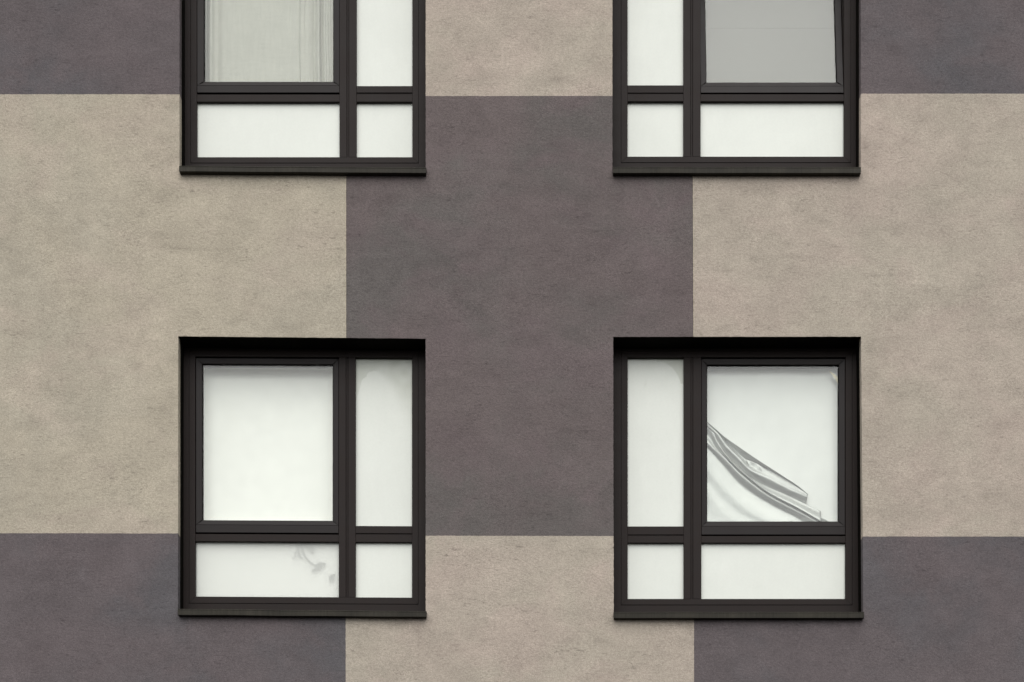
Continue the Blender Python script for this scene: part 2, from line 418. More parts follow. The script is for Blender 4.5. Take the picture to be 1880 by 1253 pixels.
# stains, drag marks and scrapes: x, y, half length, half width, angle, strength (negative = pale)
MARKS = [(352, 345, 3, 22, 2, .07), (771, 350, 3, 24, -2, .07), (1143, 350, 3, 20, 0, .07), (1560, 352, 4, 26, 2, .08), (1420, 345, 60, 8, 0, .06), (500, 340, 90, 8, 0, .05),
 (345, 1160, 3, 22, 0, .07), (770, 1165, 4, 26, 0, .08), (1150, 1168, 3, 22, 0, .07), (1566, 1165, 4, 26, 0, .08),
 (305, 358, 30, 14, -20, .09), (292, 360, 8, 7, 0, .08), (262, 392, 22, 14, 15, .10), (268, 410, 16, 8, 0, -.06), (214, 357, 5, 12, 10, .09),
 (150, 412, 22, 12, 30, .08), (172, 418, 14, 9, -30, -.08), (55, 352, 4, 18, 0, .08), (126, 364, 2.5, 9, 12, .10), (45, 284, 3, 8, 15, .08),
 (62, 452, 5, 12, 20, .07), (300, 434, 26, 9, 0, .08), (318, 455, 30, 6, 5, .12), (370, 457, 60, 3, 1, .08), (430, 458, 34, 3, 0, .05), (350, 409, 34, 4, 0, .06),
 (245, 236, 5, 6, 0, .11), (244, 226, 6, 5, 0, -.05), (150, 264, 18, 6, 20, .05), (272, 286, 16, 5, -10, .05), (295, 303, 18, 12, 0, .05),
 (90, 570, 1.5, 6, 3, -.28), (65, 545, 20, 5, 30, .05), (240, 580, 26, 12, -10, .06), (440, 585, 20, 6, -35, .08), (428, 592, 12, 2.5, -30, .13), (535, 600, 34, 7, -12, .09),
 (590, 548, 30, 9, 0, .06), (554, 538, 12, 9, 0, .06), (400, 510, 24, 3, -15, .06), (420, 521, 28, 2.5, -10, .05), (362, 480, 30, 16, 0, -.05), (480, 400, 60, 40, 0, -.03),
 (82, 712, 14, 8, 30, .09), (137, 724, 6, 5, 0, .15), (90, 705, 6, 10, -10, .08), (105, 768, 12, 6, 20, .07), (65, 770, 20, 9, 0, .05), (250, 672, 9, 9, -40, .10), (292, 676, 5, 14, -20, .10),
 (300, 750, 6, 18, 10, .09), (172, 811, 5, 2, -20, .16), (190, 800, 12, 2, -25, .08), (208, 908, 10, 5, -50, .12), (262, 858, 28, 6, 10, .05), (55, 880, 40, 14, 0, .05), (122, 918, 2, 10, 5, .08),
 (298, 895, 7, 9, 0, .08), (110, 950, 40, 10, 0, .05), (60, 640, 40, 18, 0, -.03), (20, 730, 26, 20, 0, -.03), (110, 800, 40, 18, 0, -.04), (315, 730, 6, 60, 0, .05),
 (165, 1000, 90, 8, 0, .05), (150, 1055, 12, 4, 50, -.10), (155, 1050, 3, 9, 10, -.10), (95, 1058, 20, 10, 0, .05), (250, 1045, 26, 16, 0, -.04), (300, 1045, 14, 14, 0, -.05), (280, 1140, 50, 16, 0, .05),
 (1090, 1190, 0, 0, 0, 0), (840, 226, 18, 3, 6, -.11), (862, 229, 10, 2, 0, -.07), (1002, 287, 7, 4, 20, -.13), (880, 288, 50, 4, 0, -.06), (905, 280, 34, 4, 4, .06), (850, 250, 22, 14, 0, .06), (900, 240, 20, 14, 0, .05),
 (1020, 410, 3.5, 7, -25, -.14), (1060, 417, 40, 3, 1, -.12), (1100, 418, 20, 2, 0, -.07), (1085, 423, 40, 4, 0, .05), (1174, 362, 1.6, 24, 2, -.15), (1124, 408, 1.5, 12, 2, -.14), (1190, 378, 3, 8, 20, -.08),
 (1028, 385, 34, 26, 0, -.04), (784, 424, 2, 5, 20, -.14), (828, 498, 2, 5, 0, -.05), (900, 425, 14, 9, 30, .06), (862, 467, 30, 6, -10, .12), (880, 440, 20, 5, 0, .04), (930, 425, 16, 7, 0, .05), (1060, 362, 34, 7, 0, .05),
 (840, 535, 7, 18, -15, .10), (860, 565, 26, 9, 20, .09), (882, 576, 18, 7, 20, .08), (815, 535, 9, 26, 0, -.06), (822, 570, 5, 16, -10, -.06), (735, 590, 4, 12, -25, -.08), (705, 590, 4, 8, 20, -.07), (705, 615, 6, 3, 20, -.12),
 (1105, 452, 18, 4, 15, .08), (1165, 470, 12, 10, 0, .04), (1140, 530, 60, 40, 0, .05), (1245, 540, 20, 10, 0, .06), (1190, 585, 40, 12, -20, .05), (985, 493, 12, 3, 0, .05), (1030, 535, 14, 9, 0, .04), (720, 370, 18, 12, 30, .06),
 (665, 365, 3, 4, 30, .12), (775, 420, 26, 14, 20, .08), (760, 500, 8, 22, 15, .08), (700, 530, 26, 16, 0, .06), (780, 590, 60, 14, -10, .06), (745, 330, 40, 10, 0, .06), (650, 470, 1.3, 10, 0, -.10),
 (1040, 790, 26, 8, 5, .09), (1060, 785, 14, 4, 0, .06), (905, 840, 26, 14, 0, .06), (900, 690, 30, 12, 0, .06), (1070, 720, 14, 30, 0, .05), (960, 620, 90, 14, 0, .05), (900, 915, 34, 12, 5, .08), (975, 945, 44, 12, 5, .08),
 (850, 750, 50, 30, 0, -.03), (1040, 850, 50, 30, 0, -.03), (985, 665, 26, 16, 0, -.03), (940, 1000, 26, 6, 0, .05), (950, 1005, 4, 9, 30, .08), (1010, 1003, 10, 12, 30, .08), (1100, 1020, 14, 14, 0, .06),
 (1035, 1090, 16, 12, 0, -.05), (1020, 1075, 12, 2, 20, -.06), (800, 1100, 10, 24, 0, .06), (1110, 1180, 18, 3, 10, .14), (1100, 1174, 8, 12, 35, .06), (1160, 1160, 30, 12, 0, .05), (1000, 1210, 12, 16, 30, .07), (955, 1225, 20, 6, -20, .06),
 (735, 1145, 24, 4, 0, .14), (763, 1156, 3, 9, -35, .16), (770, 1140, 8, 6, 0, .12), (685, 1160, 20, 5, 0, .08), (660, 1195, 2, 8, 15, .10), (720, 1220, 26, 14, 0, .06), (845, 1232, 26, 10, 0, .06), (830, 1165, 14, 2, 0, .08),
 (1200, 1145, 10, 3, 0, .18), (1244, 1146, 5, 4, 0, .14), (1268, 1150, 5, 6, 0, .12), (1150, 1225, 30, 8, 0, .05), (1290, 1230, 0, 0, 0, 0), (1120, 1140, 10, 8, 30, .08),
 (1285, 612, 12, 1.6, 35, .26), (1352, 598, 6, 8, 0, .10), (1322, 606, 5, 4, 0, .08), (1384, 474, 8, 5, 0, .14), (1445, 450, 7, 5, -20, .10), (1460, 472, 40, 6, 2, .10), (1456, 460, 12, 3, 10, -.08), (1388, 438, 6, 10, 20, -.10),
 (1520, 424, 6, 4, 20, -.09), (1505, 407, 16, 4, 0, .07), (1322, 386, 8, 3, 0, .10), (1375, 420, 30, 3, 40, .05), (1405, 510, 36, 4, 3, .08), (1340, 497, 40, 4, 0, .06), (1300, 515, 20, 4, 0, .05), (1475, 535, 16, 6, 0, .06), (1470, 578, 8, 8, -30, .09),
 (1410, 545, 10, 4, 0, .08), (1494, 582, 14, 6, 0, -.07), (1575, 558, 12, 9, 0, .07), (1555, 595, 18, 6, 0, .09), (1610, 505, 30, 2, 0, .10), (1634, 505, 1.6, 1.6, 0, .5), (1600, 492, 16, 2.5, 40, -.06), (1690, 517, 36, 3, -2, -.12), (1720, 520, 40, 3, 2, -.07),
 (1655, 460, 14, 10, -20, .08), (1730, 560, 18, 12, 0, .06), (1790, 528, 16, 8, -10, .07), (1810, 492, 18, 4, 25, .09), (1785, 480, 16, 3, 20, .07), (1580, 380, 14, 14, 0, .05), (1645, 428, 3, 3, 0, .14), (1640, 318, 7, 5, 20, -.09),
 (1605, 352, 10, 6, 0, .06), (1600, 398, 16, 4, 0, .06), (1740, 425, 14, 9, 0, .05), (1560, 380, 16, 30, 0, .04), (1870, 463, 12, 4, 0, .07), (1645, 605, 16, 14, 0, -.05), (1632, 602, 7, 10, -10, .08), (1830, 590, 30, 12, 0, .04),
 (1597, 640, 8, 20, 0, .09), (1630, 640, 10, 8, 0, .07), (1655, 690, 9, 9, 0, .07), (1600, 690, 14, 18, 0, .07), (1650, 725, 14, 4, 20, .06), (1604, 770, 10, 12, 0, .07), (1680, 828, 8, 12, 0, .07), (1745, 893, 18, 9, 0, .07), (1806, 910, 8, 9, 0, .07),
 (1780, 710, 14, 3, 20, -.06), (1850, 715, 30, 12, 0, .05), (1700, 860, 34, 20, 0, .05), (1640, 945, 30, 10, 0, .05), (1725, 700, 60, 40, 0, -.03), (1600, 900, 26, 20, 0, -.03),
 (1735, 1090, 14, 7, 10, .08), (1690, 1148, 30, 5, 5, .07), (1720, 1165, 40, 16, 0, .05), (1815, 1176, 5, 8, -20, -.10), (1860, 1135, 8, 16, 20, -.08), (1660, 1085, 50, 2.5, 0, -.05), (1735, 1070, 30, 14, 0, .05), (1650, 1200, 26, 20, 0, .05), (1730, 1180, 7, 5, 0, -.06),
 (1640, 90, 22, 10, -10, .07), (1690, 85, 16, 2.5, 8, .12), (1640, 85, 10, 5, 20, .10), (1600, 38, 14, 7, -10, .09), (1612, 24, 10, 7, 0, -.06), (1695, 100, 30, 8, 15, .06), (1775, 20, 6, 4, 30, -.08), (1720, 8, 14, 5, 0, .07), (1762, 115, 9, 7, 0, -.05), (1770, 35, 8, 12, 0, .06),
 (1782, 232, 6, 3, -40, .14), (1775, 248, 12, 20, 0, .05), (1716, 265, 6, 5, 30, .10), (1772, 270, 4, 5, 0, .10), (1590, 268, 6, 14, 0, .10), (1600, 235, 8, 8, -30, .07), (1620, 180, 30, 9, -15, .07), (1735, 180, 50, 4, 0, .06), (1840, 245, 14, 14, 30, .05), (1720, 290, 16, 3, 20, -.05),
 (1850, 280, 40, 30, 0, -.03), (160, 70, 10, 5, 0, -.06), (178, 98, 16, 3, 0, -.08), (150, 160, 20, 2.5, 20, -.06), (198, 162, 6, 4, 0, -.06), (250, 130, 14, 10, 0, .07), (60, 60, 60, 30, 20, .05), (300, 115, 14, 20, 0, -.04), (110, 45, 40, 40, 30, .05), (230, 165, 26, 6, 0, .06),
 (985, 90, 4, 8, -20, .14), (1040, 148, 40, 8, 0, .10), (1020, 150, 16, 6, 10, .08), (1000, 60, 22, 30, 0, .06), (870, 150, 40, 10, 0, .06), (820, 60, 26, 40, 0, .04), (930, 120, 40, 20, 0, -.04), (1090, 100, 14, 40, 0, .05), (900, 30, 40, 14, 0, -.04)]
MB_BINS = {}
for m_ in MARKS:
    if m_[2] == 0: continue
    r_ = 2.2 * max(m_[2], m_[3])
    for bx in range(int((m_[0] - r_) // 60), int((m_[0] + r_) // 60) + 1):
        for by in range(int((m_[1] - r_) // 60), int((m_[1] + r_) // 60) + 1):
            MB_BINS.setdefault((bx, by), []).append(m_)
def grime(x, y):
    g0 = 0.0
    for (cx, cy, a, b, an, st) in MB_BINS.get((int(x // 60), int(y // 60)), ()):
        an = math.radians(an)
        wx = x + 3.0 * noise.noise(Vector((x * .05, y * .05, 11))) ; wy = y + 3.0 * noise.noise(Vector((x * .05, y * .05, 21)))
        u = ((wx - cx) * math.cos(an) + (wy - cy) * math.sin(an)) / max(a, 2.2)
        v_ = (-(wx - cx) * math.sin(an) + (wy - cy) * math.cos(an)) / max(b, 2.2)
        d2 = u * u + v_ * v_
        if d2 < 4.8: g0 += st * math.exp(-d2 * 1.1)
    return g0
COLG = {0: 0, 1: 0, 2: 1, 3: 1, 4: 1, 5: 2, 6: 2}
ROWG = {0: 0, 1: 0, 2: 1, 3: 1, 4: 1, 5: 2, 6: 2}
panels = {}
PG = {}
for i in range(7):
    for j in range(7):
        key = (COLG[i], ROWG[j])
        mb = panels.setdefault(key, MB()); gl_ = PG.setdefault(key, [])
        if (i, j) not in HOLE:
            nxx, nyy = nx(i), ny(j)
            vs = []
            for b_ in range(nyy + 1):
                for a_ in range(nxx + 1):
                    x, y = gpos(i, j, a_ / nxx, b_ / nyy)
                    vs.append(wob(x, y)); gl_.append(grime(x, y))
            fs = [(r * (nxx + 1) + c, (r + 1) * (nxx + 1) + c, (r + 1) * (nxx + 1) + c + 1, r * (nxx + 1) + c + 1)
                  for r in range(nyy) for c in range(nxx)]
            mb.add(vs, fs)
        else:
            # render returns into the reveals of the opening
            for side, (di, dj) in {'l': (-1, 0), 'r': (1, 0), 't': (0, -1), 'b': (0, 1)}.items():
                if (i + di, j + dj) in HOLE: continue
                n = ny(j) if di else nx(i)
                vs = []
                for k in range(n + 1):
                    t = k / n
                    a, b_ = (0, t) if side == 'l' else (1, t) if side == 'r' else (t, 0) if side == 't' else (t, 1)
                    p = wob(*gpos(i, j, a, b_))
                    x0, y0 = gpos(i, j, a, b_)
                    q = W(x0, y0, 0)
                    vs += [p, (q[0], 0.10, q[2]), (q[0], 0.158, q[2])]; gl_ += [0.0] * 3
                fs = []
                for k in range(n):
                    for r in range(2):
                        fs.append((3 * k + r, 3 * k + r + 1, 3 * k + 4 + r, 3 * k + 3 + r))
                mb.add(vs, fs)
PN = {(0, 0): 'dark_cool', (1, 0): 'beige_r', (2, 0): 'dark_cool', (0, 1): 'beige_l', (1, 1): 'dark', (2, 1): 'beige_r',
      (0, 2): 'dark_cool', (1, 2): 'beige_r', (2, 2): 'dark_cool'}
for key, mb in panels.items():
    o = mb.build('render_panel', M[PN[key]], bld)
    ga = o.data.attributes.new('grime', 'FLOAT', 'POINT'); ga.data.foreach_set('value', PG[key])
    tag(o, ('dark grey' if PN[key].startswith('dark') else 'beige') + ' rough cast render field')

# thin raised paint beads where the fields meet in a vertical line
for (ci, j0_, j1_) in ((2, 3, 4), (5, 3, 4)):
    vs, fs = [], []
    n_ = 150
    for k in range(n_ + 1):
        x, y = gpos(ci, j0_, 0, k / n_)
        X, dd, Z = wob(x, y)
        s_ = -1 if ci == 2 else 1
        wd = 0.0045 * (0.75 + 0.6 * noise.noise(Vector((y * .15, ci, 0))))
        vs += [(X, dd + .001, Z), (X, dd - .0022, Z), (X + s_ * wd, dd - .0018, Z), (X + s_ * wd, dd + .001, Z)]
    for k in range(n_):
        for r in range(3):
            fs.append((4 * k + r, 4 * k + r + 1, 4 * k + 5 + r, 4 * k + 4 + r))
    MB().add(vs, fs).build('paint_bead', M['bead'], bld)

# body of the block behind the facade: side walls, roof slab, interior partitions
Xl, Xr = W(XS[0], 0)[0], W(XS[-1], 0)[0]
Zt = W(0, YS[0])[2]
side = MB()
for x0, x1 in ((Xl, Xl + 0.3), (Xr - 0.3, Xr)):
    side.quad_box([(x0, Zt - 0.02), (x1, Zt - 0.02), (x1, 0), (x0, 0)], 0.012, 9.0, bev=0)
side.quad_box([(Xl + 0.3, Zt - 0.02), (Xr - 0.3, Zt - 0.02), (Xr - 0.3, 0), (Xl + 0.3, 0)], 8.7, 9.0, bev=0)
side.build('side_wall', M['roofing'], bld)
MB().quad_box([(Xl - 0.05, Zt + 0.1), (Xr + 0.05, Zt + 0.1), (Xr + 0.05, Zt), (Xl - 0.05, Zt)], -0.05, 9.05).build('roof', M['roofing'], bld)

# ------------------------------------------------------------------ windows
F = 0.150      # depth of the frame face behind the render

def openquad(i0, j0, i1, j1):
    out = []
    for (i, j) in ((i0, j0), (i1, j0), (i1, j1), (i0, j1)):
        p = W(*OV[i, j], 0)
        out.append((p[0], p[2]))
    return out

def pane_box(r, depth, k=0.0, ref=F, extra=0.003):
    q = inset(r, -extra)
    mb = MB(); mb.quad_box(q, depth, depth + 0.008, bev=0)
    return mb

def film_pane(r, depth, fn, parent, nxp=90, nyp=260):
    """frosted pane as a fine sheet with an attribute for the loose film; fn(x,y) in elevation pixels"""
    q = inset(r, -0.003)
    vs, fs, at = [], [], []
    for b_ in range(nyp + 1):
        for a_ in range(nxp + 1):
            a = a_ / nxp; b = b_ / nyp
            x = (q[0][0] * (1 - a) + q[1][0] * a) * (1 - b) + (q[3][0] * (1 - a) + q[2][0] * a) * b
            z = (q[0][1] * (1 - a) + q[1][1] * a) * (1 - b) + (q[3][1] * (1 - a) + q[2][1] * a) * b
            vs.append((x, depth, z))
            f = (D + depth) / D / S
            at.append(fn(x / f + XP, YP - (z - CAMZ) / f))
    w = nxp + 1
    for r_ in range(nyp):
        for c in range(nxp):
            fs.append((r_ * w + c, (r_ + 1) * w + c, (r_ + 1) * w + c + 1, r_ * w + c + 1))
    n = len(vs)
    vs += [(p[0], depth + 0.008, p[1]) for p in q]
    c0, c1, c2, c3 = 0, nxp, n - 1, n - w
    fs += [(n, n + 1, n + 2, n + 3), (c0, c1, n + 1, n), (c1, c2, n + 2, n + 1), (c2, c3, n + 3, n + 2), (c3, c0, n, n + 3)]
    o = MB().add(vs, fs).build('frosted_pane', M['frost_film'], parent)
    a = o.data.attributes.new('film', 'FLOAT', 'POINT')
    a.data.foreach_set('value', at + [0.0] * 4)
    return o

def make_window(op, fr, sill, label, tilt=0.0, film=None, lower_mat='frost'):
    """fr holds elevation positions: groove ring, inner ring, sash, mullion, panes"""
    k = fr.get('k', 0.0)
    R = lambda xl, yt, xr, yb, kk=k: rect(xl, yt, xr, yb, kk)
    groove = R(*fr['groove']); inner = R(*fr['inner'])
    b = 0.0014
    mb = MB()
    mb.loft([(op, 0.26), (op, F + b), (inset(op, b), F), (inset(groove, -b), F), (inset(groove, -b * .3), F + 0.006),
             (inset(groove, b), F + 0.006), (inset(groove, b * 1.4), F - 0.002), (inset(inner, -b), F - 0.002), (inner, F - 0.001 + b),
             (inner, 0.26)])
    win = mb.build('window', M['frame'], bld)
    tag(win, label)
    # black lining strip at the back of the reveal
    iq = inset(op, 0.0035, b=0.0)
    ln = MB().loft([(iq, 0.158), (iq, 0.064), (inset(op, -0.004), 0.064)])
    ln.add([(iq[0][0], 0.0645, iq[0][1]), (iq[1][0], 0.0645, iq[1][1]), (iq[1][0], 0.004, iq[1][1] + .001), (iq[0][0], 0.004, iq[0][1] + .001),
            (iq[1][0], 0.004, iq[1][1] + .0035), (iq[0][0], 0.004, iq[0][1] + .0035)], [(0, 1, 2, 3), (3, 2, 4, 5)])  # black sheet over the soffit render, standing in for its deep shade
    ln.build('lining_and_soffit_shade', M['black'], win)
    # hairline mitre joints at the frame corners
    def joint(p, q_, dd, w_=0.0006, par=None, tf=lambda m: m):
        dx, dz = q_[0] - p[0], q_[1] - p[1]; L_ = math.hypot(dx, dz) or 1
        nx_, nz_ = -dz / L_ * w_, dx / L_ * w_
        vs_ = [(p[0] + nx_, dd, p[1] + nz_), (p[0] - nx_, dd, p[1] - nz_), (q_[0] - nx_, dd, q_[1] - nz_), (q_[0] + nx_, dd, q_[1] + nz_)]
        vs_ += [(a, b_ + 0.004, c) for a, b_, c in vs_]
        tf(MB().add(vs_, [(0, 1, 2, 3), (4, 5, 6, 7), (0, 1, 5, 4), (2, 3, 7, 6), (1, 2, 6, 5), (3, 0, 4, 7)])).build('corner_joint', M['black'], par or win)
    for c_ in range(4):
        joint(inset(groove, .002)[c_], inset(inner, -.001)[c_], F - 0.0022)
    # mullion with its double groove
    ml, mr = fr['mullion']; yt, yb = fr['inner'][1], fr['inner'][3]
    k_at = lambda x: k * (x - fr['inner'][0]) / (fr['inner'][2] - fr['inner'][0])
    def bar(name, xl, y0, xr, y1, face, back, mat='frame', lip=0.0):
        ka, kb = k_at(xl), k_at(xr)
        q = rect(xl, y0 + ka, xr, y1 + ka, kb - ka)
        m_ = MB().quad_box(q, face, back)
        return m_
    gx = fr['mgroove']
    m_ = bar('', ml, yt, gx[0] - .5, yb, F - 0.001, 0.25)
    for part in (bar('', gx[0] + .5, yt, gx[1] - .5, yb, F + 0.001, 0.25), bar('', gx[1] + .5, yt, mr, yb, F - 0.001, 0.25),
                 bar('', gx[0] - .6, yt, gx[1] + .6, yb, F + 0.006, 0.24)):
        m_.add(part.v, part.f)
    m_.build('mullion', M['frame'], win)
    # transoms
    sx0, sx1 = fr['sashside']; px0, px1 = fr['paneside']
    t = fr['t']      # sash bottom, gap end, transom bottom, side-pane bottom
    bar('', sx0, t[1], sx1, t[2], F + 0.002, 0.25).build('transom', M['frame'], win)
    m_ = bar('', px0, t[3] + .6, px1, t[0], F + 0.002, 0.25)
    for part in (bar('', px0, t[1], px1, t[2], F + 0.002, 0.25), bar('', px0, t[0] - .3, px1, t[1] + .3, F + 0.008, 0.24)):
        m_.add(part.v, part.f)
    m_.build('transom', M['frame'], win)
    # panes
    PD = F + 0.024
    def prect(xl, y0, xr, y1):
        ka, kb = k_at(xl), k_at(xr)
        return rect(xl, y0 + ka, xr, y1 + ka, kb - ka)
    lowL = prect(sx0, t[2], sx1, yb); lowS = prect(px0, t[2], px1, yb); tall = prect(px0, yt, px1, t[3] + .6)
    o = pane_box(lowL, PD).build('frosted_pane', M[lower_mat], win)
    pane_box(lowS, PD).build('frosted_pane', M['frost'], win)
    if film: film_pane(tall, PD, film, win)
    else: pane_box(tall, PD).build('frosted_pane', M['frost'], win)
    # opening sash: mitred ring, bottom rail, glass
    s0 = fr['sash']; sg = fr['glass']
    q0 = prect(*s0); q1 = prect(*sg)
    sa = MB()
    sa.loft([(q0, 0.215), (q0, F + 0.004), (inset(q0, b), F + 0.0025), (inset(q1, -b), F + 0.0075), (q1, F + 0.010), (q1, 0.215), (q0, 0.215)])
    rail = prect(s0[0], s0[3] + .3, s0[2], t[0])
    mb2 = MB().quad_box(rail, F + 0.001, 0.215)
    sa.add(mb2.v, mb2.f)
    gk = MB().loft([(inset(q1, -0.001), F + 0.0155), (inset(q1, 0.003), F + 0.0155), (inset(q1, 0.003), F + 0.028)])
    gl = MB().quad_box(inset(q1, -0.002), F + 0.020, F + 0.026, bev=0)
    zh = rail[3][1]
    def tiltit(mb_):
        if not tilt: return mb_
        c, s_ = math.cos(tilt), math.sin(tilt)
        mb_.v = [(x, 0.151 + (y - 0.151) * c + (z - zh) * s_, zh + (z - zh) * c - (y - 0.151) * s_) for (x, y, z) in mb_.v]
        return mb_
    sash = tiltit(sa).build('sash', M['sash'], win)
    for c_ in range(4):
        joint(inset(q0, .002)[c_], inset(q1, -.002)[c_], F + 0.0023, tf=tiltit)
    tiltit(gk).build('gasket', M['black'], win)
    tiltit(gl).build('clear_pane', M['glass'], win)
    # sill: folded sheet with a drip edge and end caps
    (xl, ylt, ylb), (xr, yrt, yrb), rough = sill
    pr = -0.038
    def P(x, y, d): return W(x, y, d)
    def sec(x, yt_, yb_, ox):
        a = P(x, yt_, pr); bb = P(x, yb_, pr)
        back = P(x, yt_ + 4, F)
        X = a[0]
        return [(X, pr + 0.003, a[2]), (X, pr, a[2] - 0.003), (X, pr, a[2] - 0.0055), (X, pr + 0.0015, a[2] - 0.007), (X, pr + 0.0005, bb[2] + 0.001), (X, pr + 0.002, bb[2]), (X, 0.02, bb[2] + 0.001),
                (X, F + 0.02, bb[2] + 0.012), (X, F + 0.02, back[2])]
    nseg = 40
    vs = []
    for sI in range(nseg + 1):
        tt = sI / nseg
        sag = (noise.noise(Vector((tt * 5 + xl, 2, 3)))) * 0.5
        vs += sec(xl + (xr - xl) * tt, ylt + (yrt - ylt) * tt + sag, ylb + (yrb - ylb) * tt + sag, 0)
    L = 9
    fs = [tuple(range(L)), tuple(reversed([nseg * L + q for q in range(L)]))]
    for sI in range(nseg):
        for q in range(L):
            r_ = (q + 1) % L
            fs.append((sI * L + q, sI * L + r_, (sI + 1) * L + r_, (sI + 1) * L + q))
    MB().add(vs, fs).build('sill', M['sill'], win)
    for (x, y_t, sg_) in ((xl, ylt, 1), (xr, yrt, -1)):
        a = P(x, y_t, pr)
        z0 = a[2]
        ec = MB().add([(a[0] - 0.002, pr + 0.004, z0 - 0.028), (a[0] + 0.002, pr + 0.004, z0 - 0.028), (a[0] + 0.002, 0.02, z0 - 0.02), (a[0] - 0.002, 0.02, z0 - 0.02),
                (a[0] - 0.002, pr + 0.006, z0 + 0.002), (a[0] + 0.002, pr + 0.006, z0 + 0.002), (a[0] + 0.002, 0.02, z0 + 0.010), (a[0] - 0.002, 0.02, z0 + 0.010)],
               [(0, 1, 2, 3), (4, 5, 6, 7), (0, 1, 5, 4), (1, 2, 6, 5), (2, 3, 7, 6), (3, 0, 4, 7)])
        ec.build('sill_end_cap', M['sill'], win)
    # the room behind: a closed box
    ri = inset(op, -0.5)
    room = MB()
    vs = [(p[0], 0.262, p[1]) for p in op] + [(p[0], 0.262, p[1]) for p in ri] + [(p[0], 3.5, p[1]) for p in ri]
    fs = []
    for L0 in (0, 4):
        for i in range(4):
            j = (i + 1) % 4
            fs.append((L0 + i, L0 + j, L0 + 4 + j, L0 + 4 + i))
    fs.append((8, 9, 10, 11))
    room.add(vs, fs).build('interior_wall', M['room'], bld)
    return win

def sstep(a, b, x):
    t = max(0.0, min(1.0, (x - a) / (b - a)))
    return t * t * (3 - 2 * t)

def film_left(x, y):
    """bottom-left window: greyer unstuck film above a pale arched patch with a torn left edge"""
    # arch: patch outline y as a function of x
    pts = [(654, 735), (658, 722), (661, 712), (664, 699), (669, 694.5), (673, 692), (673.5, 688), (677, 684), (683, 682), (690, 681), (700, 683.5), (711, 693), (721, 703), (728, 714), (740, 738), (756, 775)]
    yy = pts[-1][1]
    for (xa, ya), (xb, yb_) in zip(pts, pts[1:]):
        if xa <= x <= xb:
            yy = ya + (yb_ - ya) * (x - xa) / (xb - xa); break
    if x < 654: yy = 735
    wobl = noise.noise(Vector((x * .35, y * .35, 0))) * 1.2
    soft = 1.3 if x < 690 else 1.3 + (x - 690) * 0.9
    above = 1 - sstep(-soft, soft, y + wobl - yy)
    fade = 1 - sstep(700, 800, y) * 0.75
    return 0.55 * above * fade * (0.8 + 0.4 * noise.noise(Vector((x * .06, y * .06, 4)))) + 0.10 * (1 - sstep(680, 860, y))
def film_right(x, y):
    v_ = 0.0
    # curl of loose film in the upper right corner
    ex, ey = (x - 1180), (y - 735)
    rr = math.hypot((x - 1205) / 46.0, (y - 720) / 56.0)
    if y < 705 and x > 1205:
        v_ += 0.5 * sstep(0.98, 1.04, rr) * (0.6 + 0.4 * sstep(1210, 1250, x))
    v_ += 0.16 * math.exp(-(((x - 1185 - (707 - y) * .15) / 2.2) ** 2 + ((y - 706) / 7.0) ** 2))
    v_ += 0.12 * (1 - sstep(664, 740, y))
    v_ += 0.03 * noise.noise(Vector((x * .05, y * .05, 2)))
    return max(0, v_)

W_TL = make_window(openquad(1, 1, 3, 3),
    dict(groove=(350, -155, 768.5, 300), inner=(361.5, -160 + 4, 757, 289), mullion=(623.3, 654.5), mgroove=(637, 640.5),
         sashside=(361.5, 623.3), paneside=(654.5, 757), t=(170.2, 173.4, 186.8, 157.3),
         sash=(361.9, -156, 622.9, 157), glass=(373.8, -147, 612, 149)),
    ((329.0, 304.5, 315.0), (781.8, 307.6, 318.0), 1), 'window whose clear sash shows a pale curtain')
W_TR = make_window(openquad(4, 1, 6, 3),
    dict(groove=(1140.2, -155, 1562, 299.3), inner=(1152.2, -156, 1549.5, 288), mullion=(1254.6, 1286.2), mgroove=(1268, 1271.5),
         sashside=(1286.2, 1549.5), paneside=(1152.2, 1254.6), t=(170.4, 173, 186, 156),
         sash=(1286.8, -156, 1549, 156.6), glass=(1297.2, -147, 1537.6, 147.5)),
    ((1125.6, 306.8, 318), (1580.4, 306.8, 318), 1), 'window with its sash tilted inwards at the top', tilt=math.radians(8.6))
W_BL = make_window(openquad(1, 4, 3, 6),
    dict(groove=(347.2, 642.5, 768, 1108), inner=(358.7, 655.2, 756.4, 1095.6), k=2.0, mullion=(622, 652.9), mgroove=(635.5, 639),
         sashside=(358.7, 622), paneside=(652.9, 756.4), t=(977.7, 980.4, 993.6, 963.6),
         sash=(359.7, 657.5, 621.4, 963.4), glass=(370.8, 667.2, 611, 954.5)),
    ((326.4, 1117.9, 1129.2), (782.2, 1122.5, 1133.0), 1), 'window whose clear sash is closed off by a plain white blind', film=film_left, lower_mat='frost_see')
W_BR = make_window(openquad(4, 4, 6, 6),
    dict(groove=(1140.4, 645, 1564.6, 1111.3), inner=(1152.4, 656.6, 1552.2, 1100), mullion=(1255.2, 1287.6), mgroove=(1268.5, 1272),
         sashside=(1287.6, 1552.2), paneside=(1152.4, 1255.2), t=(981.8, 984.2, 996.6, 966),
         sash=(1288.2, 659, 1551.4, 966.4), glass=(1298, 669, 1540.4, 957)),
    ((1127.2, 1123.8, 1135), (1586.2, 1123.8, 1134.9), 1), 'window with a silver film sagging behind its clear sash', film=film_right)

